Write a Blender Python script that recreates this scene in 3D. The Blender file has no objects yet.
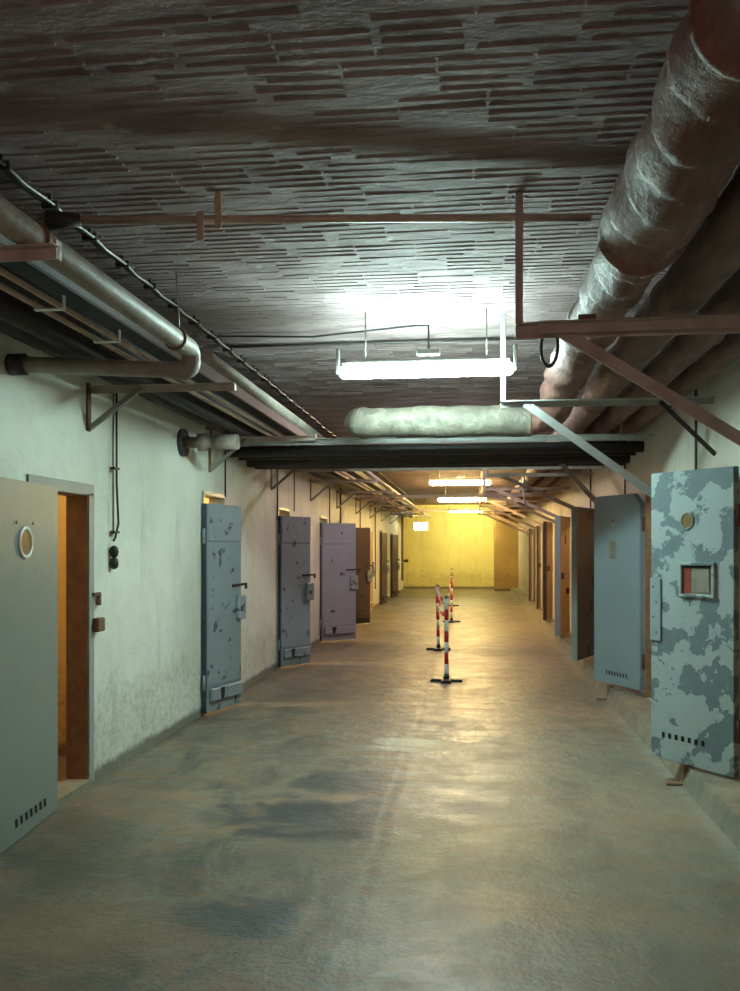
import bpy, math, random
from mathutils import Vector, Matrix
R_ = random.Random(7)
S = bpy.context.scene
COL = S.collection
F = 860.0; HZ = 548.0; VX = 472.0; H = 1.55
TH = math.atan((VX-370)/F); CT, ST = math.cos(TH), math.sin(TH)
WL, WR, CE = -2.48, 1.65, 3.2

# ------------------------------------------------------------------ camera
cam = bpy.data.cameras.new('camera'); co = bpy.data.objects.new('camera', cam); COL.objects.link(co)
co.location = (0, 0, H); co.rotation_euler = (math.radians(90), 0, TH)
cam.sensor_fit = 'VERTICAL'; cam.sensor_height = 24; cam.lens = F/991*24
cam.shift_y = (HZ-495.5)/991; cam.clip_start = .05
S.camera = co
S.view_settings.view_transform = 'Standard'; S.view_settings.look = 'None'
S.view_settings.gamma = 1; S.view_settings.use_curve_mapping = False
S.view_settings.exposure = 2.5

# ------------------------------------------------------------------ materials
def lin(c):
    return tuple((x/12.92 if x <= .04045 else ((x+.055)/1.055)**2.4) for x in [v/255 for v in c])
class NT:
    def __init__(s, name):
        s.m = bpy.data.materials.new(name); s.m.use_nodes = True
        s.t = s.m.node_tree; s.b = s.t.nodes['Principled BSDF']; s.co = None
    def n(s, typ, ins=None, **kw):
        x = s.t.nodes.new(typ)
        for k, v in kw.items(): setattr(x, k, v)
        for k, v in (ins or {}).items():
            if isinstance(v, bpy.types.NodeSocket): s.t.links.new(v, x.inputs[k])
            else: x.inputs[k].default_value = v
        return x
    def coord(s, scale=(1,1,1), loc=(0,0,0), obj=False):
        if obj: src = s.n('ShaderNodeTexCoord').outputs['Object']
        else: src = s.n('ShaderNodeNewGeometry').outputs['Position']
        return s.n('ShaderNodeMapping', {'Vector': src, 'Scale': scale, 'Location': loc}).outputs[0]
    def noise(s, v, scale, detail=5, rough=.6, dist=0):
        return s.n('ShaderNodeTexNoise', {'Vector': v, 'Scale': scale, 'Detail': detail, 'Roughness': rough, 'Distortion': dist}).outputs['Fac']
    def ramp(s, fac, stops, const=False):
        r = s.n('ShaderNodeValToRGB', {'Fac': fac}); e = r.color_ramp.elements
        while len(e) < len(stops): e.new(.5)
        for i, (p, c) in enumerate(stops):
            e[i].position = p
            e[i].color = (*c, 1) if not isinstance(c, (int, float)) else (c, c, c, 1)
        if const: r.color_ramp.interpolation = 'CONSTANT'
        return r.outputs[0]
    def mix(s, f, a, b):
        x = s.n('ShaderNodeMix', data_type='RGBA')
        for sock, v in ((x.inputs[0], f), (x.inputs[6], a), (x.inputs[7], b)):
            if isinstance(v, bpy.types.NodeSocket): s.t.links.new(v, sock)
            elif isinstance(v, (int, float)): sock.default_value = v
            else: sock.default_value = (*v, 1)
        return x.outputs[2]
    def math(s, op, a, b=0., c=0.):
        return s.n('ShaderNodeMath', {0: a, 1: b, 2: c}, operation=op).outputs[0]
    def set(s, col=None, rough=None, metal=None, spec=None):
        for k, v in (('Base Color', col), ('Roughness', rough), ('Metallic', metal), ('Specular IOR Level', spec)):
            if v is None: continue
            if isinstance(v, bpy.types.NodeSocket): s.t.links.new(v, s.b.inputs[k])
            else: s.b.inputs[k].default_value = (*v, 1) if isinstance(v, tuple) else v
    def bump(s, h, dist=.01, strength=1.):
        x = s.n('ShaderNodeBump', {'Height': h, 'Distance': dist, 'Strength': strength})
        s.t.links.new(x.outputs[0], s.b.inputs['Normal'])

def simple(name, c1, c2, scale=8, rough=.6, metal=0., bump=.003, stretch=(1,1,1)):
    t = NT(name); v = t.coord(stretch)
    f = t.noise(v, scale, 6, .65)
    t.set(t.ramp(f, [(.3, lin(c1)), (.7, lin(c2))]), rough, metal)
    if bump: t.bump(t.noise(v, scale*4, 4), bump)
    return t.m

def mat_emit(name, col, strength):
    t = NT(name); t.set(tuple(col), .5)
    t.b.inputs['Emission Color'].default_value = (*col, 1); t.b.inputs['Emission Strength'].default_value = strength
    return t.m

def mat_wall(name, base, dirt, low, seed=0., yellow=None):
    t = NT(name); v = t.coord(loc=(seed, 0, 0)); vs = t.coord((1.2, 1.2, .22), (seed, 3, 0))
    a = t.noise(v, 1.3, 6, .6); st = t.noise(vs, 3.0, 6, .65)
    c = t.mix(t.ramp(a, [(.38, 0), (.66, .5)]), lin(base), lin(dirt))
    c = t.mix(t.ramp(st, [(.55, 0), (.78, .45)]), c, lin(low))
    z = t.n('ShaderNodeSeparateXYZ', {0: t.n('ShaderNodeNewGeometry').outputs['Position']})
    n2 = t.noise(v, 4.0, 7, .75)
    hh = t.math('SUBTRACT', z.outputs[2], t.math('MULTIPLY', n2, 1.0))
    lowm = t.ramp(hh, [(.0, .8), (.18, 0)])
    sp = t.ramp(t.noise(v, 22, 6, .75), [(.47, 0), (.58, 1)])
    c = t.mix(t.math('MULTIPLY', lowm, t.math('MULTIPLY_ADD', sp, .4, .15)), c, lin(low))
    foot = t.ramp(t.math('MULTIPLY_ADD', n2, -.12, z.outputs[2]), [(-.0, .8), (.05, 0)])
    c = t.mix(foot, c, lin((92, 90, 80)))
    t.set(c, .75, spec=.3)
    t.bump(t.math('ADD', t.noise(v, 9, 8, .7), t.math('MULTIPLY', a, 2)), .012)
    return t.m

M = {}
M['wall'] = mat_wall('limewashed_wall', (224, 226, 214), (190, 190, 172), (142, 142, 128))
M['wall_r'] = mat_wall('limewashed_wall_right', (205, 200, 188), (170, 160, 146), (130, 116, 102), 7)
M['cell'] = mat_wall('cell_wall_paint', (205, 180, 120), (190, 160, 104), (120, 96, 66), 3)
M['yellow'] = mat_wall('yellow_end_wall', (228, 222, 150), (212, 204, 128), (160, 140, 80), 11)
M['tan'] = mat_wall('tan_end_wall', (190, 160, 100), (160, 128, 80), (120, 95, 60), 15)

def floor_mat():
    t = NT('worn_concrete_floor'); v = t.coord(); vl = t.coord((1.6, .8, 1)); vh = t.coord((.7, 1.5, 1), (4, 2, 0))
    a = t.noise(vl, 1.7, 9, .7, .5); b = t.noise(vh, 3.0, 9, .75, .6); d = t.noise(v, .9, 5, .55, .3)
    c = t.ramp(a, [(.34, lin((76, 77, 70))), (.44, lin((106, 101, 88))), (.52, lin((132, 122, 102))), (.6, lin((104, 102, 90))), (.7, lin((128, 126, 112)))])
    c = t.mix(t.ramp(b, [(.50, 0), (.56, .6)]), c, lin((136, 108, 82)))
    c = t.mix(t.ramp(d, [(.5, 0), (.62, .5)]), c, lin((82, 84, 78)))
    sp = t.n('ShaderNodeSeparateXYZ', {0: t.n('ShaderNodeNewGeometry').outputs['Position']})
    def blob(x, y, rx, ry, col, k):
        nonlocal c
        dx = t.math('MULTIPLY', t.math('SUBTRACT', sp.outputs[0], x), 1/rx)
        dy = t.math('MULTIPLY', t.math('SUBTRACT', sp.outputs[1], y), 1/ry)
        r = t.math('ADD', t.math('MULTIPLY', dx, dx), t.math('MULTIPLY', dy, dy))
        r = t.math('ADD', r, t.math('MULTIPLY', t.math('SUBTRACT', b, .5), 5.0))
        m = t.ramp(r, [(.35, k), (1.0, 0)])
        c = t.mix(m, c, lin(col))
    blob(-.95, 4.9, .55, .5, (64, 70, 72), .95)
    blob(-.75, 5.6, .45, .35, (70, 76, 74), .9)
    blob(-1.0, 3.5, .35, .22, (66, 72, 74), .9)
    blob(.35, 3.75, .55, .22, (150, 118, 84), .6)
    blob(-1.75, 3.3, .8, .35, (134, 112, 84), .55)
    blob(.9, 3.3, .4, .2, (84, 86, 80), .5)
    blob(-.5, 6.8, .35, .3, (170, 176, 160), .5)
    blob(-2.1, 4.9, .35, 1.2, (84, 80, 68), .45)
    # old screed joint running along the passage
    jx = t.math('ABSOLUTE', t.math('ADD', sp.outputs[0], t.math('MULTIPLY_ADD', t.noise(v, .7, 3), .12, .46)))
    c = t.mix(t.ramp(jx, [(.008, .18), (.03, 0)]), c, lin((160, 162, 150)))
    c = t.mix(t.ramp(t.math('ADD', sp.outputs[0], t.math('MULTIPLY_ADD', t.noise(v, .7, 3), .12, .40)), [(.0, 0), (.03, .28)]), c, lin((156, 148, 126)))
    ed = t.math('SUBTRACT', 1.34, sp.outputs[0])
    c = t.mix(t.ramp(ed, [(.02, .35), (.09, 0)]), c, lin((158, 166, 156)))
    fine = t.noise(v, 40, 4, .7)
    c = t.mix(t.ramp(fine, [(.45, 0), (.75, .3)]), c, lin((80, 78, 70)))
    t.set(c, t.ramp(b, [(.35, .32), (.6, .55)]), spec=.4)
    t.bump(t.math('ADD', t.noise(v, 5, 6, .6), t.math('MULTIPLY', fine, .15)), .012)
    return t.m
M['floor'] = floor_mat()
M['kerb'] = simple('kerb_concrete', (112, 108, 94), (150, 144, 124), 5, .6, bump=.006)

def ceil_mat():
    t = NT('plastered_hollow_block_ceiling'); v = t.coord(); vs = t.coord((.8, 2.2, 1))
    a = t.noise(vs, 2.2, 7, .65, .4)
    c = t.ramp(a, [(.3, lin((112, 94, 94))), (.52, lin((138, 120, 119))), (.72, lin((160, 144, 142)))])
    c = t.mix(t.ramp(t.noise(v, 6, 6, .7), [(.6, 0), (.7, .6)]), c, lin((190, 184, 176)))
    t.set(c, .8, spec=.25)
    t.bump(t.math('ADD', t.noise(v, 14, 6, .7), t.math('MULTIPLY', t.noise(vs, 5, 3), 2.)), .006)
    return t.m
M['ceil'] = ceil_mat()

def paint(name, base, bare, amount, scale=3.0, seed=0., rough=.42, edge=None, bump=True):
    t = NT(name); v = t.coord(obj=True, loc=(seed, seed*.7, seed*.3))
    n = t.noise(v, scale, 7, .62, .25)
    m = t.ramp(n, [(amount-.008, 0), (amount+.008, 1)])
    s2 = t.noise(v, 2.0, 4)
    b = t.mix(t.ramp(s2, [(.4, 0), (.7, .25)]), lin(base), lin(tuple(int(x*.8) for x in base)))
    sp = t.ramp(t.noise(v, 24, 5, .7), [(.66, 0), (.68, .7)])
    b = t.mix(sp, b, lin(bare))
    brc = t.mix(t.noise(v, 12, 4), lin(bare), lin(tuple(min(255, int(x*1.25)) for x in bare)))
    t.set(t.mix(m, b, brc), t.mix(m, (rough,)*3, (.6,)*3))
    if bump: t.bump(t.math('SUBTRACT', t.noise(v, 30, 3), t.math('MULTIPLY', m, 1.)), .002)
    return t.m
M['d_grey'] = paint('grey_green_door_paint', (118, 130, 126), (92, 98, 94), .71, 3, 1)
M['d_blue'] = paint('blue_grey_door_paint', (136, 146, 150), (70, 74, 80), .60, 7.5, 2)
M['d_blue2'] = paint('blue_grey_door_paint_worn', (138, 144, 152), (70, 72, 80), .61, 7.0, 9)
M['d_blue3'] = paint('blue_grey_door_paint_violet', (144, 148, 158), (66, 66, 76), .66, 5.0, 14)
M['d_peel'] = paint('peeling_door_paint', (160, 174, 174), (92, 106, 110), .505, 5.2, 5)
M['d_plain'] = paint('plain_teal_grey_door_paint', (140, 156, 162), (116, 134, 138), .80, 3, 8)
M['d_dark'] = paint('dark_edge_and_shade_paint', (52, 58, 74), (36, 38, 44), .6, 3, 6)  # dark leaf edges on the left; painted-in shade on one right door
M['d_brown'] = paint('brown_door_paint', (70, 56, 56), (50, 40, 40), .6, 3, 6)
M['d_tan'] = paint('tan_door_paint', (180, 150, 112), (120, 96, 70), .66, 3, 6)
M['d_pale'] = paint('pale_edge_paint', (150, 164, 158), (110, 118, 110), .7, 3, 6)
M['frame'] = paint('grey_frame_paint', (146, 154, 150), (110, 96, 84), .68, 5, 4)
M['frame_rust'] = simple('rusty_frame_paint', (112, 86, 66), (142, 112, 84), 10, .6)
M['rust'] = simple('rusty_steel', (92, 66, 52), (128, 96, 74), 14, .65, .3)
M['steel'] = simple('old_grey_steel', (120, 120, 116), (150, 150, 142), 12, .45, .5)
M['bar'] = simple('painted_angle_iron', (150, 134, 124), (186, 168, 154), 6, .5, .15)
M['bar_l'] = simple('pale_angle_iron', (150, 152, 150), (178, 180, 176), 6, .45, .2)
M['pipe_p'] = simple('painted_pipe', (120, 108, 98), (158, 146, 134), 7, .55, .0)
M['pipe_t'] = simple('tan_pipe', (164, 142, 124), (196, 174, 152), 7, .42, .1)
M['pipe_d'] = simple('dark_dusty_pipe', (44, 40, 40), (64, 57, 56), 7, .6, .1)
M['black'] = simple('black_rubber', (22, 22, 24), (38, 38, 40), 20, .45)
M['hole'] = simple('dark_hole', (8, 8, 8), (14, 12, 12), 20, .9, bump=0)
M['red'] = simple('red_plastic', (176, 22, 36), (200, 34, 46), 6, .4, bump=0)
M['white'] = simple('white_plastic', (214, 214, 208), (232, 230, 224), 6, .4, bump=0)
M['glassy'] = simple('yellowed_spyhole_glass', (118, 92, 54), (146, 116, 72), 10, .25, bump=0)
M['hatchback'] = simple('hatch_inner_plate', (110, 104, 90), (150, 146, 130), 12, .5)
M['redrust'] = simple('red_lead_primer', (120, 44, 34), (150, 66, 46), 12, .6)
def wrap_mat(name, c1, c2, c3):
    t = NT(name); v = t.coord(obj=True); v2 = t.coord((3, .7, 3), obj=True)
    a = t.noise(v2, 3.2, 7, .65, .8); b = t.noise(v, 12, 6, .7)
    c = t.ramp(a, [(.3, lin(c1)), (.5, lin(c2)), (.72, lin(c3))])
    t.set(t.mix(t.ramp(b, [(.5, 0), (.8, .35)]), c, lin(c1)), .62)
    t.bump(t.math('ADD', b, t.math('MULTIPLY', a, 1.5)), .012)
    return t.m
M['wrap'] = wrap_mat('bandaged_pipe_lagging', (88, 56, 50), (116, 78, 68), (148, 112, 98))
M['wrap2'] = wrap_mat('dark_pipe_lagging', (74, 48, 44), (98, 68, 62), (122, 92, 82))
M['wrap3'] = wrap_mat('pale_pipe_lagging', (150, 146, 132), (176, 172, 158), (196, 190, 176))

# ------------------------------------------------------------------ mesh builder
class MB:
    def __init__(s): s.v = []; s.f = []; s.mi = []; s.sm = []
    def add(s, vs, fs, mi=0, smooth=False):
        o = len(s.v); s.v += [tuple(v) for v in vs]
        for f in fs: s.f.append([i+o for i in f]); s.mi.append(mi); s.sm.append(smooth)
        return s
    def box(s, a, b, mi=0, bev=0.):
        x0, y0, z0 = [min(p, q) for p, q in zip(a, b)]; x1, y1, z1 = [max(p, q) for p, q in zip(a, b)]
        if bev <= 0:
            vs = [(x, y, z) for z in (z0, z1) for y in (y0, y1) for x in (x0, x1)]
            return s.add(vs, [(0,2,3,1), (4,5,7,6), (0,1,5,4), (2,6,7,3), (0,4,6,2), (1,3,7,5)], mi)
        # chamfered box : each corner becomes three vertices
        vs = []; idx = {}
        for i in (0, 1):
            for j in (0, 1):
                for k in (0, 1):
                    c = [(x0, x1)[i], (y0, y1)[j], (z0, z1)[k]]; sg = [1-2*i, 1-2*j, 1-2*k]
                    for ax in range(3):
                        p = [c[q]+(0 if q == ax else sg[q]*bev) for q in range(3)]
                        idx[(i, j, k, ax)] = len(vs); vs.append(p)
        fs = []
        for ax in range(3):
            for s_ in (0, 1):
                o1, o2 = [q for q in range(3) if q != ax]; q_ = []
                for (a_, b_) in ((0,0), (1,0), (1,1), (0,1)):
                    t = [0,0,0]; t[ax] = s_; t[o1] = a_; t[o2] = b_; q_.append(idx[(*t, ax)])
                fs.append(q_)
        for ax in range(3):
            o1, o2 = [q for q in range(3) if q != ax]
            for a_ in (0, 1):
                for b_ in (0, 1):
                    t = [0,0,0]; t[o1] = a_; t[o2] = b_; t[ax] = 0; u = list(t); u[ax] = 1
                    fs.append([idx[(*t, o1)], idx[(*u, o1)], idx[(*u, o2)], idx[(*t, o2)]])
        for i in (0, 1):
            for j in (0, 1):
                for k in (0, 1): fs.append([idx[(i,j,k,0)], idx[(i,j,k,1)], idx[(i,j,k,2)]])
        return s.add(vs, fs, mi)
    def tube(s, pts, r, seg=12, mi=0, cap=True, rad=None):
        pts = [Vector(p) for p in pts]; n = len(pts); vs = []; fs = []
        t0 = (pts[1]-pts[0]).normalized()
        up = Vector((0, 0, 1)) if abs(t0.z) < .9 else Vector((1, 0, 0))
        nrm = (up-t0*up.dot(t0)).normalized()
        for i, p in enumerate(pts):
            if i == 0: t = t0
            elif i == n-1: t = (pts[i]-pts[i-1]).normalized()
            else: t = ((pts[i]-pts[i-1]).normalized()+(pts[i+1]-pts[i]).normalized()).normalized()
            nrm = (nrm-t*nrm.dot(t)).normalized(); bi = t.cross(nrm)
            for k in range(seg):
                a = 2*math.pi*k/seg
                rr = rad(i, a, p) if rad else (r[i] if isinstance(r, list) else r)
                vs.append(p+(nrm*math.cos(a)+bi*math.sin(a))*rr)
        for i in range(n-1):
            for k in range(seg):
                k2 = (k+1) % seg
                fs.append((i*seg+k, i*seg+k2, (i+1)*seg+k2, (i+1)*seg+k))
        s.add(vs, fs, mi, True)
        if cap:
            o = len(s.v)-n*seg
            s.f.append([o+k for k in range(seg)][::-1]); s.mi.append(mi); s.sm.append(False)
            s.f.append([o+(n-1)*seg+k for k in range(seg)]); s.mi.append(mi); s.sm.append(False)
        return s
    def bar(s, a, b, w, h, mi=0, up=(0,0,1)):
        """solid rectangular bar from a to b, w across, h along 'up'"""
        a, b = Vector(a), Vector(b); t = (b-a).normalized(); up = Vector(up)
        u = (up-t*up.dot(t)).normalized(); w_ = t.cross(u)
        vs = [p+w_*(sx*w/2)+u*(sz*h/2) for p in (a, b) for sx, sz in ((-1,-1), (1,-1), (1,1), (-1,1))]
        return s.add(vs, [(3,2,1,0), (4,5,6,7), (0,1,5,4), (1,2,6,5), (2,3,7,6), (3,0,4,7)], mi)
    def angle(s, a, b, w, h, t=.006, mi=0, up=(0,0,1)):
        """L section: a horizontal flange w wide and a vertical flange h deep"""
        a, b = Vector(a), Vector(b); d = (b-a).normalized(); u = Vector(up); u = (u-d*u.dot(d)).normalized(); q = d.cross(u)
        prof = [(0,0), (w,0), (w,-t), (t,-t), (t,-h), (0,-h)]
        vs = [p+q*x+u*z for p in (a, b) for x, z in prof]; n = 6
        fs = [(i, (i+1) % n, (i+1) % n+n, i+n) for i in range(n)]+[tuple(range(n))[::-1], tuple(range(n, 2*n))]
        return s.add(vs, fs, mi)
    def prism(s, poly, y0, y1, mi=0):
        n = len(poly); vs = [(x, y, z) for y in (y0, y1) for x, z in poly]
        fs = [(i, (i+1) % n, (i+1) % n+n, i+n) for i in range(n)]+[tuple(range(n))[::-1], tuple(range(n, 2*n))]
        return s.add(vs, fs, mi)
    def torus(s, c, R, r, nrm=(0,1,0), seg=20, rs=8, mi=0, sc=(1,1)):
        c = Vector(c); n = Vector(nrm).normalized(); u = Vector((0,0,1)) if abs(n.z) < .9 else Vector((1,0,0))
        u = (u-n*u.dot(n)).normalized(); w = n.cross(u); vs = []; fs = []
        for i in range(seg):
            a = 2*math.pi*i/seg; d = u*math.cos(a)*sc[0]+w*math.sin(a)*sc[1]; dn = d.normalized()
            for k in range(rs):
                b = 2*math.pi*k/rs; vs.append(c+d*R+dn*(r*math.cos(b))+n*(r*math.sin(b)))
        for i in range(seg):
            for k in range(rs):
                i2, k2 = (i+1) % seg, (k+1) % rs
                fs.append((i*rs+k, i2*rs+k, i2*rs+k2, i*rs+k2))
        return s.add(vs, fs, mi, True)
    def disc(s, c, r, d, axis=(0,1,0), seg=16, mi=0):
        c = Vector(c); a = Vector(axis).normalized()*d
        return s.tube([c, c+a], r, seg, mi)
    def build(s, name, mats, parent=None, **tags):
        me = bpy.data.meshes.new(name); me.from_pydata(s.v, [], s.f)
        if not isinstance(mats, (list, tuple)): mats = [mats]
        for m in mats: me.materials.append(M[m] if isinstance(m, str) else m)
        me.polygons.foreach_set('material_index', s.mi); me.polygons.foreach_set('use_smooth', s.sm)
        me.update()
        import bmesh
        b = bmesh.new(); b.from_mesh(me); bmesh.ops.recalc_face_normals(b, faces=b.faces); b.to_mesh(me); b.free()
        o = bpy.data.objects.new(name, me); COL.objects.link(o); o.parent = parent
        for k, v in tags.items(): o[k] = v
        return o

def thing(name, label, cat, loc=(0,0,0), rz=0., group=None):
    o = bpy.data.objects.new(name, None); COL.objects.link(o); o.location = loc; o.rotation_euler = (0, 0, rz)
    o.empty_display_size = .1; o['label'] = label; o['category'] = cat
    if group: o['group'] = group
    return o
def arc(c, p0, p1, n=8):
    """quarter bend between p0 and p1 about centre c"""
    c, p0, p1 = Vector(c), Vector(p0), Vector(p1); u, v = p0-c, p1-c
    return [c+u*math.cos(a)+v*math.sin(a) for a in [math.pi/2*i/n for i in range(n+1)]]
def path(pts, bend, n=7):
    """polyline with rounded corners"""
    pts = [Vector(p) for p in pts]; out = [pts[0]]
    for i in range(1, len(pts)-1):
        a = (pts[i-1]-pts[i]).normalized(); b = (pts[i+1]-pts[i]).normalized()
        p0, p1 = pts[i]+a*bend, pts[i]+b*bend
        for k in range(n+1):
            t = k/n; out.append(p0*(1-t)**2+pts[i]*2*t*(1-t)+p1*t*t)
    out.append(pts[-1]); return out
def samp(pts, step):
    out = []
    pts = [Vector(p) for p in pts]
    for a, b in zip(pts, pts[1:]):
        n = max(1, int((b-a).length/step))
        out += [a+(b-a)*(i/n) for i in range(n)]
    out.append(pts[-1]); return out

# ------------------------------------------------------------------ setting
Y0, Y1 = -3.0, 32.9          # ends of the passage
LT = .14                     # wall thickness
L_OP = [(4.84, 5.34, 1.905), (7.73, 8.40, 2.06), (10.84, 11.5, 2.06), (13.92, 14.58, 2.06), (17.0, 17.66, 2.03),
        (20.05, 20.7, 2.03), (23.1, 23.76, 2.03), (26.2, 26.86, 2.03)]
R_OP = [(4.72, 5.40, 2.07), (7.74, 8.42, 2.07), (10.76, 11.46, 2.07), (13.76, 14.46, 2.07), (16.76, 17.46, 2.07),
        (19.76, 20.46, 2.07), (22.76, 23.46, 2.07)]
KB = .13
mb = MB().box((-4.4, Y0-.2, -.15), (3.4, Y1+.2, 0)); mb.build('floor', 'floor', kind='structure')

def long_wall(name, x0, x1, ops, zb, mat, ye):
    m = MB(); y = Y0
    for (a, b, zt) in ops:
        m.box((x0, y, 0), (x1, a, CE)); m.box((x0, a, zt), (x1, b, CE))
        if zb: m.box((x0, a, 0), (x1, b, zb))
        y = b
    m.box((x0, y, 0), (x1, ye, CE)); m.build(name, mat, kind='structure')
long_wall('wall_left', WL-LT, WL, L_OP, .02, 'wall', 31.2)
long_wall('wall_right', WR, WR+LT, R_OP, KB, 'wall_r', 31.2)
# end of the passage: a yellow wall, a shallow recess at the left and a nearer tan wall at the right
MB().box((-3.4, Y1, 0), (.82, Y1+.15, CE)).build('wall_end', 'yellow', kind='structure')
MB().box((.82, 31.2, 0), (2.6, Y1+.15, CE)).build('wall_end_right', 'tan', kind='structure')
MB().box((-3.4, 31.2, 0), (WL-LT, Y1, CE)).build('wall_end_left', 'tan', kind='structure')
MB().box((-4.4, Y0-.15, 0), (3.4, Y0, CE)).build('wall_back', 'wall_r', kind='structure')
# cells behind the walls
def cells(name, xa, xb, ops, step, zf):
    m = MB(); m.box((xb, Y0, 0), (xb+(.12 if xb > 0 else -.12), 31.2, CE))
    ys = [ops[0][0]-.9]+[o[1]+.75 for o in ops]
    for y in ys: m.box((xa, y, 0), (xb, y+.1, CE))
    if zf: m.box((xa, ys[0], 0), (xb, ys[-1], zf))
    m.build(name, 'cell', kind='structure')
    return ys
cells('wall_left_cells', WL-LT, -4.25, L_OP, 3, 0)
cells('wall_right_cells', WR+LT, 3.25, R_OP, 3, KB)

def ceiling():
    m = MB(); m.box((-4.4, Y0-.2, CE), (3.4, Y1+.2, CE+.15))
    r = random.Random(3); row = 0; y = -.6
    while y < 15:
        bl = .25; x = WL+(.17 if row % 2 else 0)-.3+r.uniform(-.03, .03)
        nr = 4 if y < 9 else 2
        while x < WR:
            x1 = x+.33; xa, xb = max(x, WL), min(x1-.006, WR)
            if xb-xa > .03:
                dz = r.uniform(0, .006); sk = r.uniform(-.007, .007)
                tz = r.uniform(-.002, .002)
                for k in range(nr):
                    if r.random() < .2: continue
                    ya = y+.012+k*(bl/nr); yb = ya+bl/nr*r.uniform(.30, .40)
                    h = .0018+dz*.32+r.uniform(0, .0015)
                    xa2 = xa+(r.uniform(.02, .1) if r.random() < .18 else 0); xb2 = xb-(r.uniform(.02, .1) if r.random() < .18 else 0)
                    zt = CE+.002; g = .006
                    vs = [(xa2, ya, zt), (xb2, ya+sk, zt), (xb2, yb+sk, zt), (xa2, yb, zt),
                          (xa2+.004, ya+g, CE-h-tz), (xb2-.004, ya+sk+g, CE-h+tz), (xb2-.004, yb+sk-g, CE-h+tz), (xa2+.004, yb-g, CE-h-tz)]
                    m.add(vs, [(7,6,5,4), (0,1,5,4), (1,2,6,5), (2,3,7,6), (3,0,4,7)])
            x = x1
        # blobs of mortar squeezed out of the joints
        for q in range(0):
            if r.random() < .6:
                bx = r.uniform(WL+.3, WR-.3); rr = r.uniform(.012, .035)
                m.tube([(bx-rr*1.5, y+r.uniform(-.01, .02), CE), (bx, y, CE-.012), (bx+rr*2, y+r.uniform(-.02, .02), CE)], [rr*.5, rr*.8, rr*.3], 7)
        y += bl; row += 1
    m.build('ceiling', 'ceil', kind='structure')
ceiling()
# right kerb along the wall, with a sloped front
k = MB(); k.prism([(1.36, 0), (1.40, KB), (WR, KB), (WR, 0)], Y0, 31.2); k.build('trim_1', 'kerb', kind='structure')

def frame(idx, side, op, mat='frame', t=.045, out=.014):
    """steel frame lining an opening"""
    a, b, zt = op; x = WL if side < 0 else WR; s_ = -side
    xo, xi = x+s_*out, x-s_*(LT+.005); zb = .02 if side < 0 else KB
    m = MB()
    m.box((xo, a-t*.6, zb), (xi, a+.012, zt)); m.box((xo, b-.012, zb), (xi, b+t*.6, zt))
    m.box((xo, a-(t*.6 if idx != 2 else .28), zt-.012), (xi, b+t*.6, zt+t*.6))
    return m.build('trim_%d' % idx, mat, kind='structure')
fr = []
for i, o in enumerate(L_OP): fr.append(frame(2+i, -1, o, 'frame' if i else 'frame', t=.10 if i == 0 else .03))
for i, o in enumerate(R_OP): frame(12+i, 1, o, 'frame_rust' if i < 2 else 'frame', t=.07 if i == 0 else .03)
# brown reveal lining and sill of the first left opening; its catch and keeper
a, b, zt = L_OP[0]
MB().box((WL+.004, b-.018, .02), (WL-LT, b-.012, zt-.012)).box((WL+.004, a, zt-.018), (WL-LT, b-.012, zt-.0121)).build('reveal_lining', 'frame_rust', fr[0])
m = MB(); m.bar((WL+.02, b+.03, 1.245), (WL+.02, b+.13, 1.245), .02, .022); m.bar((WL+.02, b+.12, 1.25), (WL+.02, b+.12, 1.17), .02, .03, up=(0,1,0))
m.build('latch_hook', 'rust', fr[0], label='rusty hooked latch')
MB().box((WL+.014, b+.03, 1.0), (WL+.06, b+.13, 1.09), bev=.006).build('lock_keeper', 'rust', fr[0], label='rusty square lock keeper')
MB().box((WL+.03, a, 0), (WL-LT, b, .05)).build('sill', 'kerb', fr[0])

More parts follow.
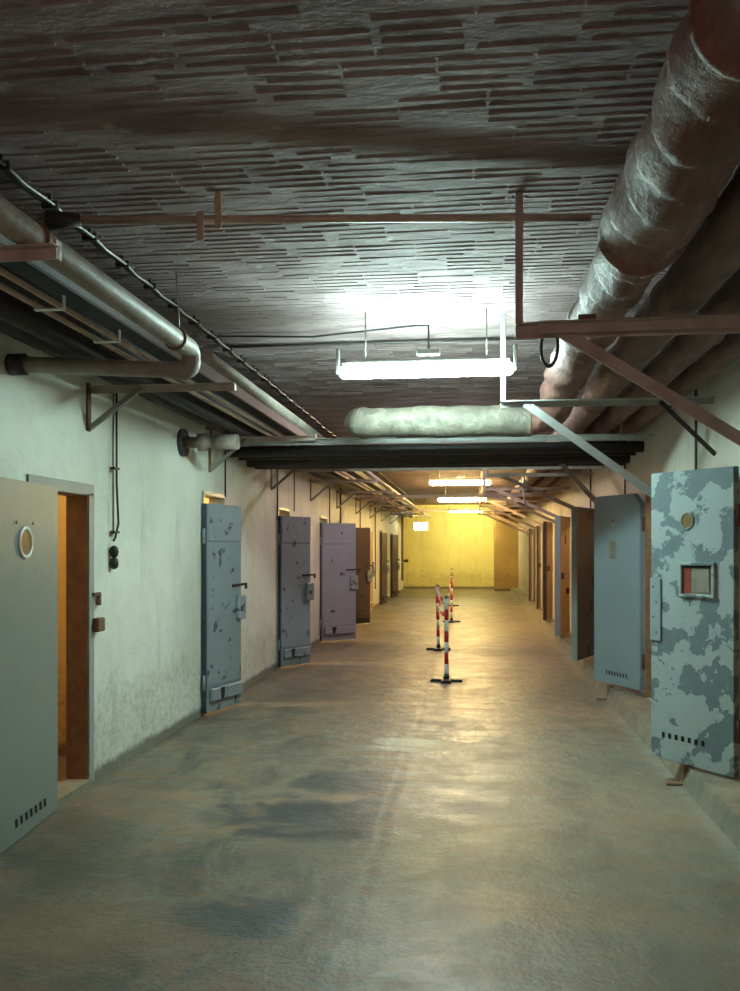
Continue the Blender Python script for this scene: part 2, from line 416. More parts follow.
# ------------------------------------------------------------------ doors
def vents(m, x0, z, n, dx, w, h, y, tilt=0.):
    for i in range(n):
        cx = x0+i*dx
        m.prism([(cx-w/2, z-h/2), (cx+w/2, z-h/2), (cx+w/2+tilt, z+h/2), (cx-w/2+tilt, z+h/2)], y, y+.0015*(1 if y > 0 else -1))
def door(label, hinge, free, w, z0, h, mat, side_mat=None, outer=None, inner=None, t=.05, corner=0., group=None):
    d = Vector((free[0]-hinge[0], free[1]-hinge[1])); rz = math.atan2(d.y, d.x)
    D = thing('cell_door', label, 'door', (hinge[0], hinge[1], z0), rz, group)
    c = corner
    poly = [(0, 0), (w, 0), (w, h-c*.35), (w-c*.3, h), (c, h), (0, h-c)] if c else [(0,0), (w,0), (w,h), (0,h)]
    m = MB(); y1 = 0.; y0 = -t
    n = len(poly); b = .005
    m.prism(poly, y0+b, y1-b)
    # slightly raised front and back skins give the leaf a real edge
    ins = [(min(max(x, b), w-b), min(max(z, b), h-b)) for x, z in poly]
    m.prism(ins, y0, y0+b); m.prism(ins, y1-b, y1)
    if side_mat:
        leaf = m.build('leaf', [mat, side_mat], D)
        for p in leaf.data.polygons:
            if abs(p.normal.x) > .9: p.material_index = 1
    else: leaf = m.build('leaf', mat, D)
    # hinges
    for zz in (.28, h-.30):
        MB().tube([(-.008, -t*.5, zz-.07), (-.008, -t*.5, zz+.07)], .014, 10).build('hinge', 'rust' if outer != 'L' else mat, D)
    if outer == 'L':       # corridor face of the left-hand doors
        m = MB(); f = -t
        m.box((0.012, f, h*.822), (w-.012, f-.012, h-.012), bev=.004)
        m.build('top_panel', mat, D)
        m = MB(); m.box((.012, f, h*.125), (w-.012, f-.008, h*.812), bev=.003); m.build('main_panel', mat, D)
        m = MB(); m.box((.035*w/.6, f-.008, h*.055), (w*.93, f-.05, h*.115), bev=.008)
        ht = m.build('bottom_flap', mat, D)
        MB().prism([(w*.28, h*.06), (w*.34, h*.06), (w*.38, h*.115), (w*.26, h*.115)], f-.05, f-.056).build('flap_catch', 'black', ht)
        m = MB(); m.box((w*.80, f-.008, h*.43), (w+.02, f-.05, h*.55), bev=.01); lb = m.build('lock_box', 'd_blue', D, label='scuffed lock box')
        MB().disc((w*.9, f-.05, h*.49), .018, -.012, mi=0).build('keyhole_cover', 'rust', lb)
        m = MB(); m.bar((w*.7, f-.02, h*.60), (w+.07, f-.02, h*.605), .018, .022); m.bar((w+.06, f-.02, h*.605), (w+.06, f-.02, h*.58), .018, .02, up=(1,0,0)); m.build('bolt', 'pipe_d', D, label='dark sliding bolt')
    for it in (inner or []):
        k = it[0]
        if k == 'peep':
            _, x, z, r, sx = it
            m = MB(); m.torus((x, .002, z), r*1.12, r*.16, sc=(1, sx)); rg = m.build('spyhole_ring', 'white' if mat == 'd_grey' else mat, D, label='pale rimmed round spyhole')
            MB().disc((x, .0, z), r*1.05, .003).build('spyhole_glass', 'glassy', rg)
            if mat == 'd_grey':
                for q in (-1, 1): MB().disc((x+q*r*1.5, 0, z+r*1.5), .009, .006, seg=10).build('screw', 'steel', rg)
        if k == 'vents':
            _, x0, z, n, dx, ww, hh, ti = it
            m = MB(); vents(m, x0, z, n, dx, ww, hh, .0005, ti); m.build('vent_slots', 'hole', D, label='row of small dark vent holes')
        if k == 'hatch':
            _, x0, x1, z0_, z1_ = it
            m = MB(); b_ = .022
            m.box((x0, 0, z1_-b_), (x1, .02, z1_), bev=.004); m.box((x0, 0, z0_), (x1, .02, z0_+b_), bev=.004)
            m.box((x0, 0, z0_), (x0+b_, .0195, z1_), bev=.004); m.box((x1-b_, 0, z0_), (x1, .0195, z1_), bev=.004)
            hf = m.build('hatch_frame', mat, D, label='raised square food hatch frame')
            xm = x0+(x1-x0)*.68
            MB().box((xm, .0005, z0_+b_), (x1-b_, .004, z1_-b_)).build('rusty_side', 'redrust', hf)
            MB().box((x0+b_, .0005, z0_+b_), (xm, .002, z1_-b_)).box((x0+b_*2, .002, z0_+b_*1.6), (xm-.02, .008, z1_-b_*2)).build('hatch_flap', 'hatchback', hf)
            MB().box((x0+b_, .002, z1_-b_*1.8), (x1-b_, .009, z1_-b_)).build('hatch_lip', 'hole', hf)
        if k == 'plate':
            _, x0, x1, z0_, z1_ = it
            pl = MB().box((x0, 0, z0_), (x1, .012, z1_), bev=.004).build('lock_plate', 'd_plain', D, label='smooth rectangular lock cover plate')
            for q in range(4):
                MB().disc(((x0+x1)/2+(.015 if q % 2 else -.01), .012, z0_+(z1_-z0_)*(.14+.24*q)), .007, .003, seg=8).build('rivet', 'rust', pl)
        if k == 'label':
            _, x0, x1, z0_, z1_, mt = it
            MB().box((x0, 0, z0_), (x1, .003, z1_)).build('plate', mt, D)
        if k == 'knob':
            _, x, z = it
            MB().box((x-.02, 0, z-.05), (x+.03, .045, z+.05), bev=.006).build('lock_case', 'rust', D)
    return D

def deg(a): return math.radians(a)
def lfree(h, w, a): return (h[0]+w*math.sin(deg(a)), h[1]+w*math.cos(deg(a)))
LH = WL+.016
# left 1: swung right back, inner face towards us, bigger than the rest
hx = (-2.43, 4.83)
door('nearest grey steel door folded back against the left wall, with round spyhole and seven vent slots', hx, (-2.335, 3.83), 1.0, .004, 1.906, 'd_grey',
     inner=[('peep', .46, 1.575, .07, 1.0), ('vents', .19, .10, 7, .062, .028, .045, .008)])
door('blue-grey steel door, nearest of those ajar along the white left wall, flaking by its lock', (LH, 7.67), lfree((LH, 7.67), .6, 16), .60, .03, 1.93, 'd_blue', 'd_dark', outer='L')
door('blue-grey door ajar, second along the left wall after the door with flaking lock', (LH, 10.78), lfree((LH, 10.78), .58, 30), .58, .03, 1.93, 'd_blue2', 'd_dark', outer='L')
door('wide open violet-grey door, third ajar on the left, sticking out farthest into the passage', (LH, 13.86), lfree((LH, 13.86), .66, 50), .66, .03, 1.93, 'd_blue3', 'd_dark', outer='L')
door('dark brown steel door just behind the wide open violet-grey door on the left', (LH, 16.94), lfree((LH, 16.94), .62, 36), .62, .03, 1.93, 'd_brown', 'd_brown', outer='L')
door('pale almost closed door on the left wall beside a small switch box', (LH, 19.99), lfree((LH, 19.99), .62, 3), .62, .03, 1.93, 'd_tan', 'd_tan', outer='L')
door('narrow looking dark door ajar in the yellow-lit stretch of the left wall', (LH, 23.04), lfree((LH, 23.04), .62, 8), .62, .03, 1.93, 'd_brown', 'd_brown', outer='L')
door('last dark door of the left wall, closest to the yellow end wall', (LH, 26.14), lfree((LH, 26.14), .62, 12), .62, .03, 1.93, 'd_brown', 'd_brown', outer='L')
# right side
door('heavily peeling pale blue door on the right with round spyhole and square hatch', (1.585, 5.46), (1.195, 5.97), .642, .15, 1.90, 'd_peel', 'd_peel',
     inner=[('peep', .345, 1.575, .047, .9), ('hatch', .13, .40, 1.085, 1.31), ('plate', .55, .64, .78, 1.20), ('vents', .225, .165, 7, .052, .024, .034, .0)])
door('smooth teal-grey door with clipped top corners and small dark plate, right wall', (1.60, 8.50), (1.26, 9.14), .73, .18, 1.90, 'd_plain', 'd_blue3', corner=.11, t=.07,
     inner=[('label', .36, .47, 1.26, 1.44, 'hatchback'), ('label', .37, .46, 1.585, 1.615, 'd_peel'), ('label', .39, .43, 1.63, 1.66, 'hatchback'), ('vents', .20, .11, 8, .045, .018, .04, .008)])
door('shade-darkened door with pale edge standing behind the clipped-corner door', (1.60, 11.46), (1.28, 10.79), .73, .16, 1.90, 'd_dark', 'd_pale', t=.075)  # shade on the wall-facing side is put into the dark face colour
door('tan-orange door with pale blue edge, just beyond the shade-darkened door', (1.60, 14.46), (1.385, 13.80), .69, .16, 1.90, 'd_tan', 'd_plain', t=.09,
     inner=[('label', .30, .40, 1.45, 1.60, 'd_brown'), ('knob', .60, .95), ('knob', .25, .70)])
door('brown-grey door ajar, middle one of the small far doors on the right wall', (1.60, 17.46), (1.42, 16.78), .68, .16, 1.90, 'd_tan', 'd_brown', t=.07, inner=[('knob', .6, 1.0)])
door('slim door ajar on the right wall, second from the end wall', (1.60, 20.46), (1.50, 19.80), .66, .16, 1.90, 'd_tan', 'd_brown', t=.05, inner=[('knob', .6, 1.0)])
door('farthest door ajar on the right wall, nearest to the tan end wall', (1.60, 23.46), (1.52, 22.8), .66, .16, 1.90, 'd_tan', 'd_brown', t=.05)
# rusty steel stops on the kerb under the right-hand doors
for (x, y, lb) in ((1.40, 5.83, 'small rusty steel stop on the floor under the peeling door'), (1.40, 9.0, 'small rusty steel stop under the clipped-corner teal-grey door')):
    m = MB(); m.box((x-.035, y-.03, 0), (x+.03, y+.02, .15), bev=.006).box((x-.14, y-.035, 0), (x-.02, y+.02, .018), bev=.004)
    m.build('door_stop', 'frame_rust', label=lb, category='door stop')

# ------------------------------------------------------------------ lamps
def lamp(label, x, y, z, L, r, mat, group='strip lights along the passage ceiling'):
    t = thing('strip_light', label, 'ceiling light', (x, y, z), 0, group)
    m = MB(); pts = [(-L/2, 0, 0), (-L/2+.012, 0, 0), (-L/2+.03, 0, 0), (L/2-.03, 0, 0), (L/2-.012, 0, 0), (L/2, 0, 0)]
    m.tube(pts, [r*.55, r*.85, r, r, r*.85, r*.55], 20); m.build('diffuser', mat, t, label='glowing tube cover')
    m = MB(); m.box((-L/2+.02, -.018, r-.004), (L/2-.02, .018, r+.03), bev=.006); m.build('housing', 'steel', t)
    for s_ in (-1, 1):
        MB().box((s_*(L/2+.015)-.012, -.02, -.01), (s_*(L/2+.015)+.012, .02, r+.12), bev=.003).build('end_bracket', 'steel', t)
    for s_ in (-.35, .35):
        MB().tube([(s_*L, 0, r+.05), (s_*L, 0, CE-z)], .005, 8).build('hanger_rod', 'steel', t)
    MB().box((-.06, -.03, r+.06), (.10, .03, r+.10), bev=.005).build('junction_box', 'steel', t)
    return t
COLD = (.67, 1.0, .94); WARM = (1.0, .69, .27)
M['cold'] = mat_emit('cold_fluorescent_tube', COLD, 40)
M['warm'] = mat_emit('warm_fluorescent_tube', WARM, 44)
M['warm2'] = mat_emit('warm_fluorescent_tube_far', (1, .86, .36), 38)
lamp('large cold white strip light, the nearest and brightest on the ceiling', -.32, 5.97, 2.78, 1.2, .045, M['cold'], None)
M['pinkish'] = mat_emit('pinkish_fill_tube', (1, .82, .85), 22)
lamp('added pinkish strip light close under the ceiling, hidden behind the dark crossing pipes', -.40, 12.3, 3.10, 1.2, .045, M['pinkish'], None)  # extra lamp added behind the pipes to brighten the mid passage
lamp('warm strip light glowing in mid passage, nearest of the yellow ones', -.24, 17.4, 2.86, 1.2, .045, M['warm'], None)
lamp('warm strip light directly behind the nearest yellow-glowing one', -.25, 21.9, 2.77, 1.2, .045, M['warm'], None)
lamp('farthest warm strip light, throwing its glow on the yellow end wall', -.2, 30.7, 2.86, 1.2, .045, M['warm2'], None)
# unseen lamp added behind the camera to brighten the front ceiling
M['dimwarm'] = mat_emit('dull_warm_fill_tube', (1, .58, .56), 8.0)
lamp('added dull warm strip light, unseen behind the viewpoint', -.3, -1.2, 2.62, 1.2, .045, M['dimwarm'], None)
def pt(name, loc, e, col, r=.06):
    l = bpy.data.lights.new(name, 'POINT'); l.energy = e; l.color = col; l.shadow_soft_size = r
    o = bpy.data.objects.new(name, l); COL.objects.link(o); o.location = loc
for i, (a, b, zt) in enumerate(L_OP): pt('cell_bulb', (-3.6, (a+b)/2+.15, 2.75), 9 if i == 0 else 28, (1, .72, .40))
for i, (a, b, zt) in enumerate(R_OP): pt('cell_bulb', (2.6, (a+b)/2, 2.75), 8, (1, .72, .40))
# bright sign near the end wall
M['signlit'] = mat_emit('lit_sign_face', (1, .95, .62), 6)
t = thing('exit_sign', 'small glowing white rectangular sign hanging at the far left', 'sign', (-1.72, 29.0, 2.28))
MB().box((-.23, -.03, -.14), (.23, .03, .14), bev=.01).build('sign_case', 'white', t)
MB().box((-.215, -.034, -.125), (.215, -.03, .125)).build('sign_face', 'signlit', t)
for s_ in (-1, 1): MB().tube([(s_*.15, 0, .14), (s_*.18, 0, CE-2.28)], .006, 6).build('hanger_rod', 'steel', t)

# ------------------------------------------------------------------ lagged pipes on the right
def lagged(name, label, pts, r, mat, seg=28, pitch=.22, lump=.05, seed=1, group=None, step=.02, bend=.2, cap=True):
    P = samp(path(pts, bend, 10) if len(pts) > 2 else pts, step)
    L = [0]
    for a, b in zip(P, P[1:]): L.append(L[-1]+(b-a).length)
    rr = random.Random(seed); ph = [rr.uniform(0, 6.28) for _ in range(8)]
    def rad(i, a, p):
        s_ = L[i]
        u = (s_/pitch+a/6.2832) % 1.0
        k = 1+lump*(u-.5)*.9
        k += lump*.35*math.sin(s_*7+ph[0]+2*a)+lump*.3*math.sin(s_*13+ph[1]-3*a)+lump*.25*math.sin(s_*2.3+ph[2])
        # collars where two lengths of lagging meet
        c = (s_+ph[3]) % 1.35
        if c < .05: k += lump*1.0
        if r > .14 and p.y > 6.3: k *= .84+.16*max(0, min(1, (p.x-.42)/.2))
        return r*k
    o0 = P[0]
    m = MB(); m.tube([p-o0 for p in P], r, seg, rad=rad, cap=cap)
    o = m.build(name, mat, label=label, category='pipe'); o.location = o0
    if group: o['group'] = group
    return o
lagged('lagged_pipe', 'thickest bandaged pipe, brown, hanging under the ceiling along the right-hand doors',
       [(.645, -2.9, 2.755), (.645, 6.5, 2.755), (.645, 6.9, 2.60), (.43, 6.9, 2.56)], .150, 'wrap', seg=36, pitch=.22, lump=.13, seed=2, bend=.17)
M['wrap4'] = wrap_mat('grey_canvas_pipe_lagging', (76, 70, 60), (96, 90, 78), (124, 116, 102))
lagged('lagged_pipe', 'short grey canvas-wrapped pipe crossing under the ceiling behind the cold strip light',
       [(.46, 6.9, 2.56), (-.93, 6.9, 2.56), (-.93, 7.5, 2.66)], .122, 'wrap4', seg=32, pitch=.3, lump=.07, seed=9, bend=.18)
lagged('lagged_pipe', 'second bandaged pipe from the middle, running beside the thickest one', [(.96, -2.9, 2.73), (.96, 31.1, 2.73)], .112, 'wrap2', seed=4, step=.03, lump=.07)
lagged('lagged_pipe', 'third bandaged pipe from the middle on the right, in shade', [(1.23, -2.9, 2.71), (1.23, 31.1, 2.71)], .095, 'wrap2', seed=5, step=.035, lump=.07)
lagged('lagged_pipe', 'bandaged pipe tight against the right wall under the ceiling', [(1.47, -2.9, 2.70), (1.47, 31.1, 2.70)], .085, 'wrap2', seed=6, step=.035, lump=.07)
# loose wire loop beside the big pipe
m = MB(); m.torus((.44, 5.02, 2.70), .085, .012, (.5, 1, 0), sc=(1.25, .6)); m.build('wire_loop', 'pipe_d', label='loose dark wire loop hanging beside the thickest bandaged pipe', category='wire')
# crossing pipes beyond the first lamp
def pipe(name, label, pts, r, mat, bend=0, seg=14, cat='pipe', group=None, clamps=None):
    P = path(pts, bend) if bend else pts
    m = MB(); m.tube(P, r, seg); o = m.build(name, mat, label=label, category=cat)
    if group: o['group'] = group
    return o
pipe('crossing_pipe', 'dark pipe crossing the passage behind the long pale bar', [(WL, 8.6, 2.535), (WR, 8.6, 2.535)], .055, 'pipe_d')
pipe('crossing_pipe', 'thin dark pipe crossing the passage just above and behind the long pale bar', [(WL, 9.0, 2.52), (WR, 9.0, 2.52)], .03, 'pipe_d')
pipe('crossing_pipe', 'dark pipe crossing lowest above the dim middle of the passage', [(WL, 9.7, 2.50), (WR, 9.7, 2.50)], .045, 'pipe_d')
pipe('crossing_pipe', 'dark crossing pipe set highest behind the long pale bar', [(WL, 9.35, 2.515), (WR, 9.35, 2.515)], .07, 'pipe_d')
# thin tan pipe across the front
t = thing('cross_pipe', 'thin tan pipe crossing close under the ceiling in front of the cold strip light', 'pipe', (0, 4.10, 0))
MB().tube([(-1.80, -.30, 3.07), (.56, .08, 3.12)], .019, 12).build('tube', 'pipe_t', t)
MB().tube([(-1.95, -.33, 3.065), (-1.80, -.30, 3.07)], [.045, .03], 12).build('end_fitting', 'pipe_d', t)
for x, z0, z1, ww in ((-1.25, 2.975, 3.11, .035), (-1.17, 3.03, CE, .03)):
    yy = -.30+(x+1.8)*.161
    MB().box((x-ww/2, yy-.028, z0), (x+ww/2, yy-.019, z1), bev=.002).build('strap', 'pipe_t', t)

# ------------------------------------------------------------------ steel wall brackets
def rbracket(y, label, xe=.20, big=False, col='bar', zt=2.585, wallz=1.70, hang=True):
    t = thing('pipe_bracket', label, 'bracket', (WR, y, zt), 0, 'pipe brackets on the right wall')
    X = lambda x: x-WR
    h = .065 if big else .045
    m = MB(); m.angle((X(xe), 0, 0), (0, 0, 0), .05, h, .007); m.build('cross_bar', col, t)
    if big: MB().angle((X(xe+.1), -.05, -.005), (0, -.05, .0), .04, .05, .006).build('second_bar', col, t)
    MB().bar((X(xe+.17), -.03, -.02), (-.004, -.03, wallz-zt), .012, .055, up=(0,0,1)).build('brace', col, t)
    if hang: MB().box((X(xe), -.012, -.02), (X(xe)+.035, -.005, CE-zt), bev=.002).build('hanger_strap', col, t)
    MB().box((-.012, -.06, wallz-zt-.08), (0, .05, wallz-zt+.1)).build('wall_plate', 'pipe_d', t)
    if big:
        MB().box((X(.48), -.055, .0), (X(.56), .0, .03), bev=.004).build('clamp_shoe', 'rust', t)
        for s_ in (-1, 1): MB().tube([(X(xe)+.017+s_*.03, -.012, CE-zt-.025), (X(xe)+.017+s_*.03, -.03, CE-zt-.03)], .008, 8).build('bolt', 'steel', t)
    return t
rbracket(4.05, 'nearest right bracket, broad tan bar with a long brace, under the thickest pipe', big=True, wallz=1.75)
rbracket(6.15, 'second right bracket, pale, hanging below the end of the cold strip light', col='bar_l', wallz=1.62)
MB().bar((1.28-WR, -.06, -.03), (-.004, -.06, -.40), .012, .03).build('short_brace', 'pipe_d', bpy.data.objects['pipe_bracket.001'])
nm = ['third', 'fourth', 'fifth', 'sixth', 'seventh', 'eighth', 'ninth', 'tenth', 'eleventh']
for i, y in enumerate((9.5, 12.1, 14.9, 16.3, 18.8, 21.2, 23.9, 26.0)):
    rbracket(y, 'dull pipe bracket braced to the right wall, %s counting from the front' % nm[i], xe=.20 if i else .70, hang=i > 0, wallz=1.98 if i else 1.68)
# long bar across
t = thing('support_bar', 'long pale steel bar crossing the whole passage below the lagged pipe', 'bar', (0, 8.05, 2.585))
MB().angle((-2.27, 0, 0), (1.62, 0, 0), .05, .055, .007).build('bar', 'bar_l', t)
for x in (-2.25, 1.352): MB().box((x-.01, .0, 0), (x+.01, .008, CE-2.585)).build('hanger_strap', 'bar', t)
for y, z, lb in ((10.9, 2.58, 'thin brown bar crossing the passage behind the dark crossing pipes'), (17.0, 2.60, 'thin brown crossing bar in front of the nearest yellow-glowing strip light'), (23.6, 2.60, 'farthest thin crossing bar, just below the warm lights')):
    t = thing('support_bar', lb, 'bar', (0, y, z))
    MB().angle((-2.27, 0, 0), (1.62, 0, .0), .05, .05, .007).build('bar', 'bar', t)
    for x in (-2.25, .25, 1.352): MB().box((x-.01, .0, 0), (x+.01, .008, CE-z)).build('hanger_strap', 'bar', t)

def lbracket(y, label, xe, z=2.60, vee=True, col='pipe_d', vz=2.29):
    t = thing('pipe_bracket', label, 'bracket', (WL, y, z), 0, 'pipe brackets on the left wall')
    X = lambda x: x-WL
    MB().angle((0, 0, 0), (X(xe), 0, 0), .04, .045, .006).build('cross_bar', 'bar', t)
    MB().box((X(xe)-.012, -.02, -.045), (X(xe), .02, .02)).build('end_plate', 'bar', t)
    if vee:
        MB().bar((.02, -.02, vz-z), (.36, -.02, -.02), .03, .03, up=(0,0,1)).build('brace', 'steel', t)
        MB().box((0, -.04, vz-z-.02), (.012, .01, .02)).build('wall_plate', 'rust', t)
    return t
lbracket(2.85, 'nearest wall bracket bar holding the elbowed painted pipe', -1.43, 2.60)
lbracket(5.35, 'left bracket with a V-shaped brace above the first open doorway', -1.50, 2.60, vz=2.33)
for i, y in enumerate((7.95, 10.5, 13.1, 15.7, 18.3, 20.9, 23.5, 26.1)):
    lbracket(y, 'pipe bracket with short brace on the left wall, %s counting from the front' % nm[i], -1.45, 2.60)

# ------------------------------------------------------------------ left pipes
t = thing('painted_pipe', 'painted pipe over the left wall ending in an elbow back to the wall', 'pipe')
P = path([(-1.56, -2.9, 2.66), (-1.56, 4.66, 2.66), (-1.56, 4.66, 2.54), (-1.72, 4.60, 2.54), (WL+.075, 4.39, 2.54)], .055, 6)
MB().tube(P, .05, 20, rad=lambda i, a, p: .052 if p.x > -1.62 else .045).build('tube', 'pipe_p', t)
for y_ in (2.92, 4.40): MB().torus((-1.56, y_, 2.66), .055, .009, (0,1,0)).build('collar', 'rust', t)
MB().tube([(WL+.004, 4.385, 2.54), (WL+.09, 4.385, 2.54)], .058, 18).build('wall_flange', 'pipe_d', t)
for i, (x, z, r, mt, y0, lb) in enumerate((
    (-1.50, 2.64, .038, 'pipe_p', 4.75, 'pale painted pipe starting at the elbow and running on to the far end'),
    (-1.80, 2.615, .013, 'pipe_t', -2.9, 'thin pale pipe, inner one of the pair left of the elbowed pipe'),
    (-1.90, 2.615, .013, 'pipe_t', -2.9, 'thin pale pipe, outer and lower one of the pair left of the elbowed pipe'),
    (-1.98, 2.70, .045, 'pipe_d', -2.9, 'dark dusty pipe running high behind the thin pair on the left'),
    (-2.16, 2.68, .07, 'pipe_d', -2.9, 'thick dark pipe high up near the left wall'),
    (-2.35, 2.72, .08, 'pipe_d', -2.9, 'thickest dark pipe tucked in the corner over the left wall'))):
    pipe('service_pipe', lb, [(x, y0, z), (x, 30.5, z)], r, mt)
t = thing('ceiling_duct', 'flat dark cable duct fixed beneath the ceiling along the left side', 'duct')
MB().box((-2.44, -2.9, 2.90), (-2.08, 30.5, 3.02), bev=.01).build('duct_body', 'pipe_d', t)
for y in range(0, 30, 2): MB().box((-2.3, y-.02, 3.02), (-2.27, y+.02, CE)).build('duct_hanger', 'pipe_d', t)
for i in range(4):
    y = 4.35+i*.02
# stub pipe with valve coming out of left wall
t = thing('valve_pipe', 'short flanged pipe with a valve sticking out of the left wall', 'pipe', (WL, 7.15, 2.455))
MB().tube([(.0, 0, 0), (.035, 0, 0)], .12, 20).build('flange', 'pipe_d', t)
MB().tube([(.03, 0, 0), (.14, 0, 0), (.15, 0, 0), (.22, 0, 0), (.23, 0, 0), (.30, 0, 0), (.31, 0, 0), (.5, 0, 0)], [.05, .05, .075, .075, .05, .05, .065, .065], 16).build('tube', 'pipe_p', t)
MB().tube([(.26, 0, .04), (.26, 0, .12)], .012, 8).torus((.26, 0, .12), .045, .008, (0,0,1)).build('valve_wheel', 'rust', t)

# ------------------------------------------------------------------ cables
for i in range(3):
    r = random.Random(20+i); pts = []
    y = -2.9
    while y < 30.6:
        pts.append((-1.98+i*.022+.004*math.sin(y*3+i), y, 3.155-.006*i+.008*math.cos(y*2*math.pi/.42))); y += .14
    lb = ['black cable, leftmost strand of the clipped bundle on the ceiling', 'black cable, middle strand of the clipped bundle on the ceiling', 'glossy grey cable, rightmost strand of the clipped ceiling bundle'][i]
    m = MB(); m.tube(pts, .008, 6); m.build('ceiling_cable', 'black' if i < 2 else 'steel', label=lb, category='cable')
for k in range(46):
    y = 3.4+k*.42
    m = MB(); m.box((-2.0, y-.012, 3.138), (-1.92, y+.012, 3.172), bev=.004); m.box((-1.967, y-.008, 3.17), (-1.953, y+.008, CE))
    m.build('cable_clip', 'black', label='small black clip holding the ceiling cable bundle above the left wall', category='clip', group='clips of the ceiling cable bundle')
pipe('lamp_cable', 'thin dark cable crossing the ceiling from the cable bundle to the cold strip light', [(-1.95, 6.35, 3.16), (-1.2, 6.42, 3.15), (-.4, 6.2, 3.155), (-.3, 6.0, 3.10), (-.3, 5.97, 2.88)], .007, 'black', seg=6, cat='cable')
pipe('ceiling_conduit', 'straight dark conduit on the ceiling behind the lamp cable', [(-2.0, 6.75, 3.17), (.5, 6.75, 3.17)], .010, 'pipe_d', seg=6, cat='conduit')
pipe('hanger_wire', 'thin wire hanging from the ceiling beside the elbow of the painted pipe', [(-1.75, 4.95, CE), (-1.72, 4.95, 2.70)], .004, 'steel', seg=6, cat='wire')
for y, sl in ((3.6, 0), (4.2, 0)):
    m = MB(); m.box((-1.918, y-.012, 2.598), (-1.782, y+.012, 2.604)); m.box((-1.786, y-.01, 2.598), (-1.780, y+.01, 2.66)); m.box((-1.918, y-.01, 2.598), (-1.914, y+.01, 2.64))
    m.build('pipe_spacer', 'white', label='small pale spacer clip on the thin pair of pipes, %s the nearest doorway' % ('well before' if y < 4 else 'close before'), category='clip')
# hanging plug by the first doorway
t = thing('hanging_connector', 'pair of cables with a black plug connector hanging beside the open doorway', 'connector', (WL, 5.67, 0))
x = .03
MB().tube([(x, .0, 2.72), (x, .0, 2.05), (x, -.0, 1.66)], .006, 8).build('cable', 'steel', t)
MB().tube([(x, .05, 2.72), (x, .052, 2.0), (x+.01, .06, 1.72), (x, .03, 1.62), (x, .0, 1.60)], .008, 8).build('cable', 'black', t)
for z in (2.10, 1.66): MB().box((x-.02, -.01, z-.008), (x+.015, .07, z+.008)).build('cable_clip', 'black', t)
for z in (1.525, 1.445):
    MB().tube([(x, .01, z+.042), (x, .01, z+.03), (x, .01, z), (x, .01, z-.03), (x, .01, z-.042)], [.008, .024, .032, .024, .008], 12).build('plug', 'black', t)
# vertical conduits
for (side, y, z0, z1, r, mt, lb) in (
    (-1, 8.42, 2.06, 2.75, .008, 'black', 'thin dark vertical conduit at the top right corner of the flaking-lock door'),
    (-1, 10.75, 1.9, 2.7, .010, 'black', 'dark vertical conduit left of the second ajar door on the left'),
    (-1, 11.8, 2.06, 2.75, .008, 'black', 'thin vertical conduit right of the second ajar door on the left'),
    (-1, 14.8, 1.9, 2.75, .010, 'black', 'vertical conduit above the wide open violet-grey door'),
    (-1, 16.0, 1.9, 2.75, .016, 'pipe_d', 'thicker dark vertical conduit between the violet-grey and brown doors'),
    (-1, 18.9, .7, 2.75, .012, 'pipe_d', 'vertical conduit down the left wall beside the switch box'),
    (-1, 21.9, .5, 2.75, .012, 'pipe_d', 'vertical conduit on the left wall between far dark doors'),
    (-1, 30.2, .4, 2.75, .04, 'pipe_p', 'stout vertical pipe at the far end of the left wall'),
    (1, 6.55, 1.5, 2.75, .010, 'pipe_d', 'dark vertical conduit on the right wall above the peeling door'),
    (1, 9.5, 1.6, 2.75, .010, 'pipe_d', 'vertical conduit on the right wall above the clipped-corner door'),
    (1, 12.2, .4, 2.75, .010, 'pipe_d', 'vertical conduit on the right wall beyond the shade-darkened door')):
    xx = WL+r+.008 if side < 0 else WR-r-.008
    pipe('wall_conduit', lb, [(xx, y, z0), (xx, y, z1)], r, mt, seg=8, cat='conduit')
t = thing('switch_box', 'small dark switch box on the left wall in the yellow-lit stretch', 'switch box', (WL+.002, 18.9, 1.15))
MB().box((.03, -.1, -.1), (.11, .1, .1), bev=.01).box((0, -.06, -.08), (.03, .06, .08)).build('case', 'pipe_d', t)
MB().tube([(.11, 0, 0), (.15, 0, 0)], .03, 12).build('knob', 'black', t)
t = thing('switch_box', 'second small box mounted above the dark switch box on the left wall', 'switch box', (WL+.002, 18.9, 1.45))
MB().box((0, -.08, -.06), (.08, .08, .06), bev=.01).build('case', 'pipe_p', t)
t = thing('wall_valve', 'small dark valve on the stout pipe at the far end of the left wall', 'valve', (WL+.1, 30.2, 1.1))
MB().tube([(0, 0, 0), (.12, 0, 0)], .05, 12).build('body', 'pipe_d', t); MB().torus((.14, 0, 0), .06, .012, (1,0,0)).build('wheel', 'pipe_d', t)
# cables drooping from the right brackets
m = MB(); m.tube([(.75, 12.6, 2.62), (.73, 12.6, 2.45), (.75, 12.62, 2.25), (.78, 12.65, 2.15)], .014, 8); m.build('drooping_cable', 'bar_l', label='short pale cable drooping from the right-hand pipes in mid passage', category='cable')

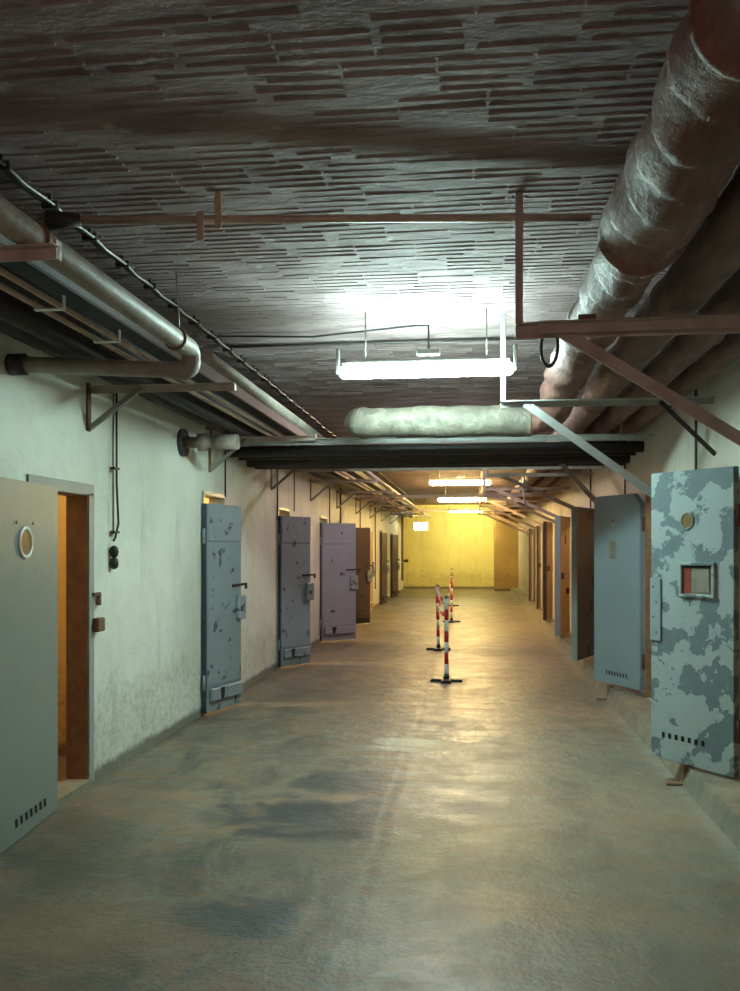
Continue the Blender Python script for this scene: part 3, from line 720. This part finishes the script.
# ------------------------------------------------------------------ barrier posts
def post(label, x, y, rz=0., lean=0.):
    t = thing('barrier_post', label, 'barrier post', (x, y, 0), rz, 'red and white barrier posts')
    m = MB(); m.prism([(-.185, 0), (.185, 0), (.185, .018), (.165, .032), (-.165, .032), (-.185, .018)], -.06, .06)
    m.prism([(-.06, 0), (.06, 0), (.06, .02), (.05, .034), (-.05, .034), (-.06, .02)], -.18, .18); m.build('base', 'black', t)
    MB().tube([(0, 0, .03), (0, 0, .09)], [.034, .028], 14).build('socket', 'black', t)
    top = .965; b = .127; z = top; i = 0
    while z > .08:
        z2 = max(z-b, .08); MB().tube([(lean*z2, 0, z2), (lean*z, 0, z)], .024, 14).build('band', 'white' if i % 2 == 0 else 'red', t, label='white band' if i % 2 == 0 else 'red band')
        z = z2; i += 1
    m = MB(); m.tube([(lean*top, 0, top), (lean*top, 0, top+.02), (lean*top, 0, top+.035)], [.029, .029, .012], 14); m.torus((lean*top, .028, top-.0), .014, .004, (1,0,0), 12, 6); m.torus((lean*top, -.028, top), .014, .004, (1,0,0), 12, 6)
    m.build('cap', 'steel', t)
    return t
def world(px, Zc):
    X = (px-VX)*Zc*CT/F; return X, (Zc+X*ST)/CT
PP = [(446.5, 10.0), (438.5, 13.1), (451.5, 18.0), (452.0, 23.0)]
PB = ['red-and-white barrier post nearest the camera, in mid floor', 'red-and-white barrier post second nearest, set slightly left of the first', 'red-and-white barrier post third in line, mostly hidden by the nearest', 'farthest red-and-white barrier post, standing before the yellow wall']
W = [world(*p) for p in PP]
for (x, y), lb, ln in zip(W, PB, (0, -.02, 0, .0)): post(lb, x, y, 0, ln)
def chain(a, b, label, sag=.28, z=.96):
    A = Vector((a[0], a[1]+.045, z)); B = Vector((b[0], b[1]-.045, z)); n = int((B-A).length*1.03/.075); m = MB()
    P = []
    for i in range(n+1):
        t_ = i/n; p = A.lerp(B, t_); p.z -= sag*4*t_*(1-t_); P.append(p)
    for i in range(n):
        c = (P[i]+P[i+1])/2; d = (P[i+1]-P[i]).normalized()
        nr = Vector((1,0,0)) if i % 2 else d.cross(Vector((1,0,0))).normalized()
        u = Vector((0,0,1)) if abs(nr.z) < .9 else Vector((1,0,0)); u = (u-nr*u.dot(nr)).normalized()
        w = nr.cross(u)
        # elongated link along d
        vs = []; fs = []; e = nr.cross(d); sg, rs = 12, 5
        for k in range(sg):
            an = 2*math.pi*k/sg; pp = c+d*(.043*math.cos(an))+e*(.017*math.sin(an)); dn = (d*math.cos(an)+e*math.sin(an)).normalized()
            for q in range(rs):
                bb = 2*math.pi*q/rs; vs.append(pp+dn*(.005*math.cos(bb))+nr*(.005*math.sin(bb)))
        for k in range(sg):
            for q in range(rs): fs.append((k*rs+q, ((k+1) % sg)*rs+q, ((k+1) % sg)*rs+(q+1) % rs, k*rs+(q+1) % rs))
        m.add(vs, fs, (i//5) % 2, True)
    m.build('plastic_chain', ['red', 'white'], label=label, category='chain')
chain(W[0], W[1], 'red and white plastic chain between the two nearest barrier posts', .3)
chain(W[1], W[2], 'red and white plastic chain between the second and third barrier posts', .4)
chain(W[2], W[3], 'red and white plastic chain leading to the farthest barrier post', .4)

# ------------------------------------------------------------------ world
w = bpy.data.worlds.new('world'); S.world = w; w.use_nodes = True
w.node_tree.nodes['Background'].inputs[0].default_value = (.0, .0, .0, 1)
w.node_tree.nodes['Background'].inputs[1].default_value = 0
S.cycles.use_denoising = True
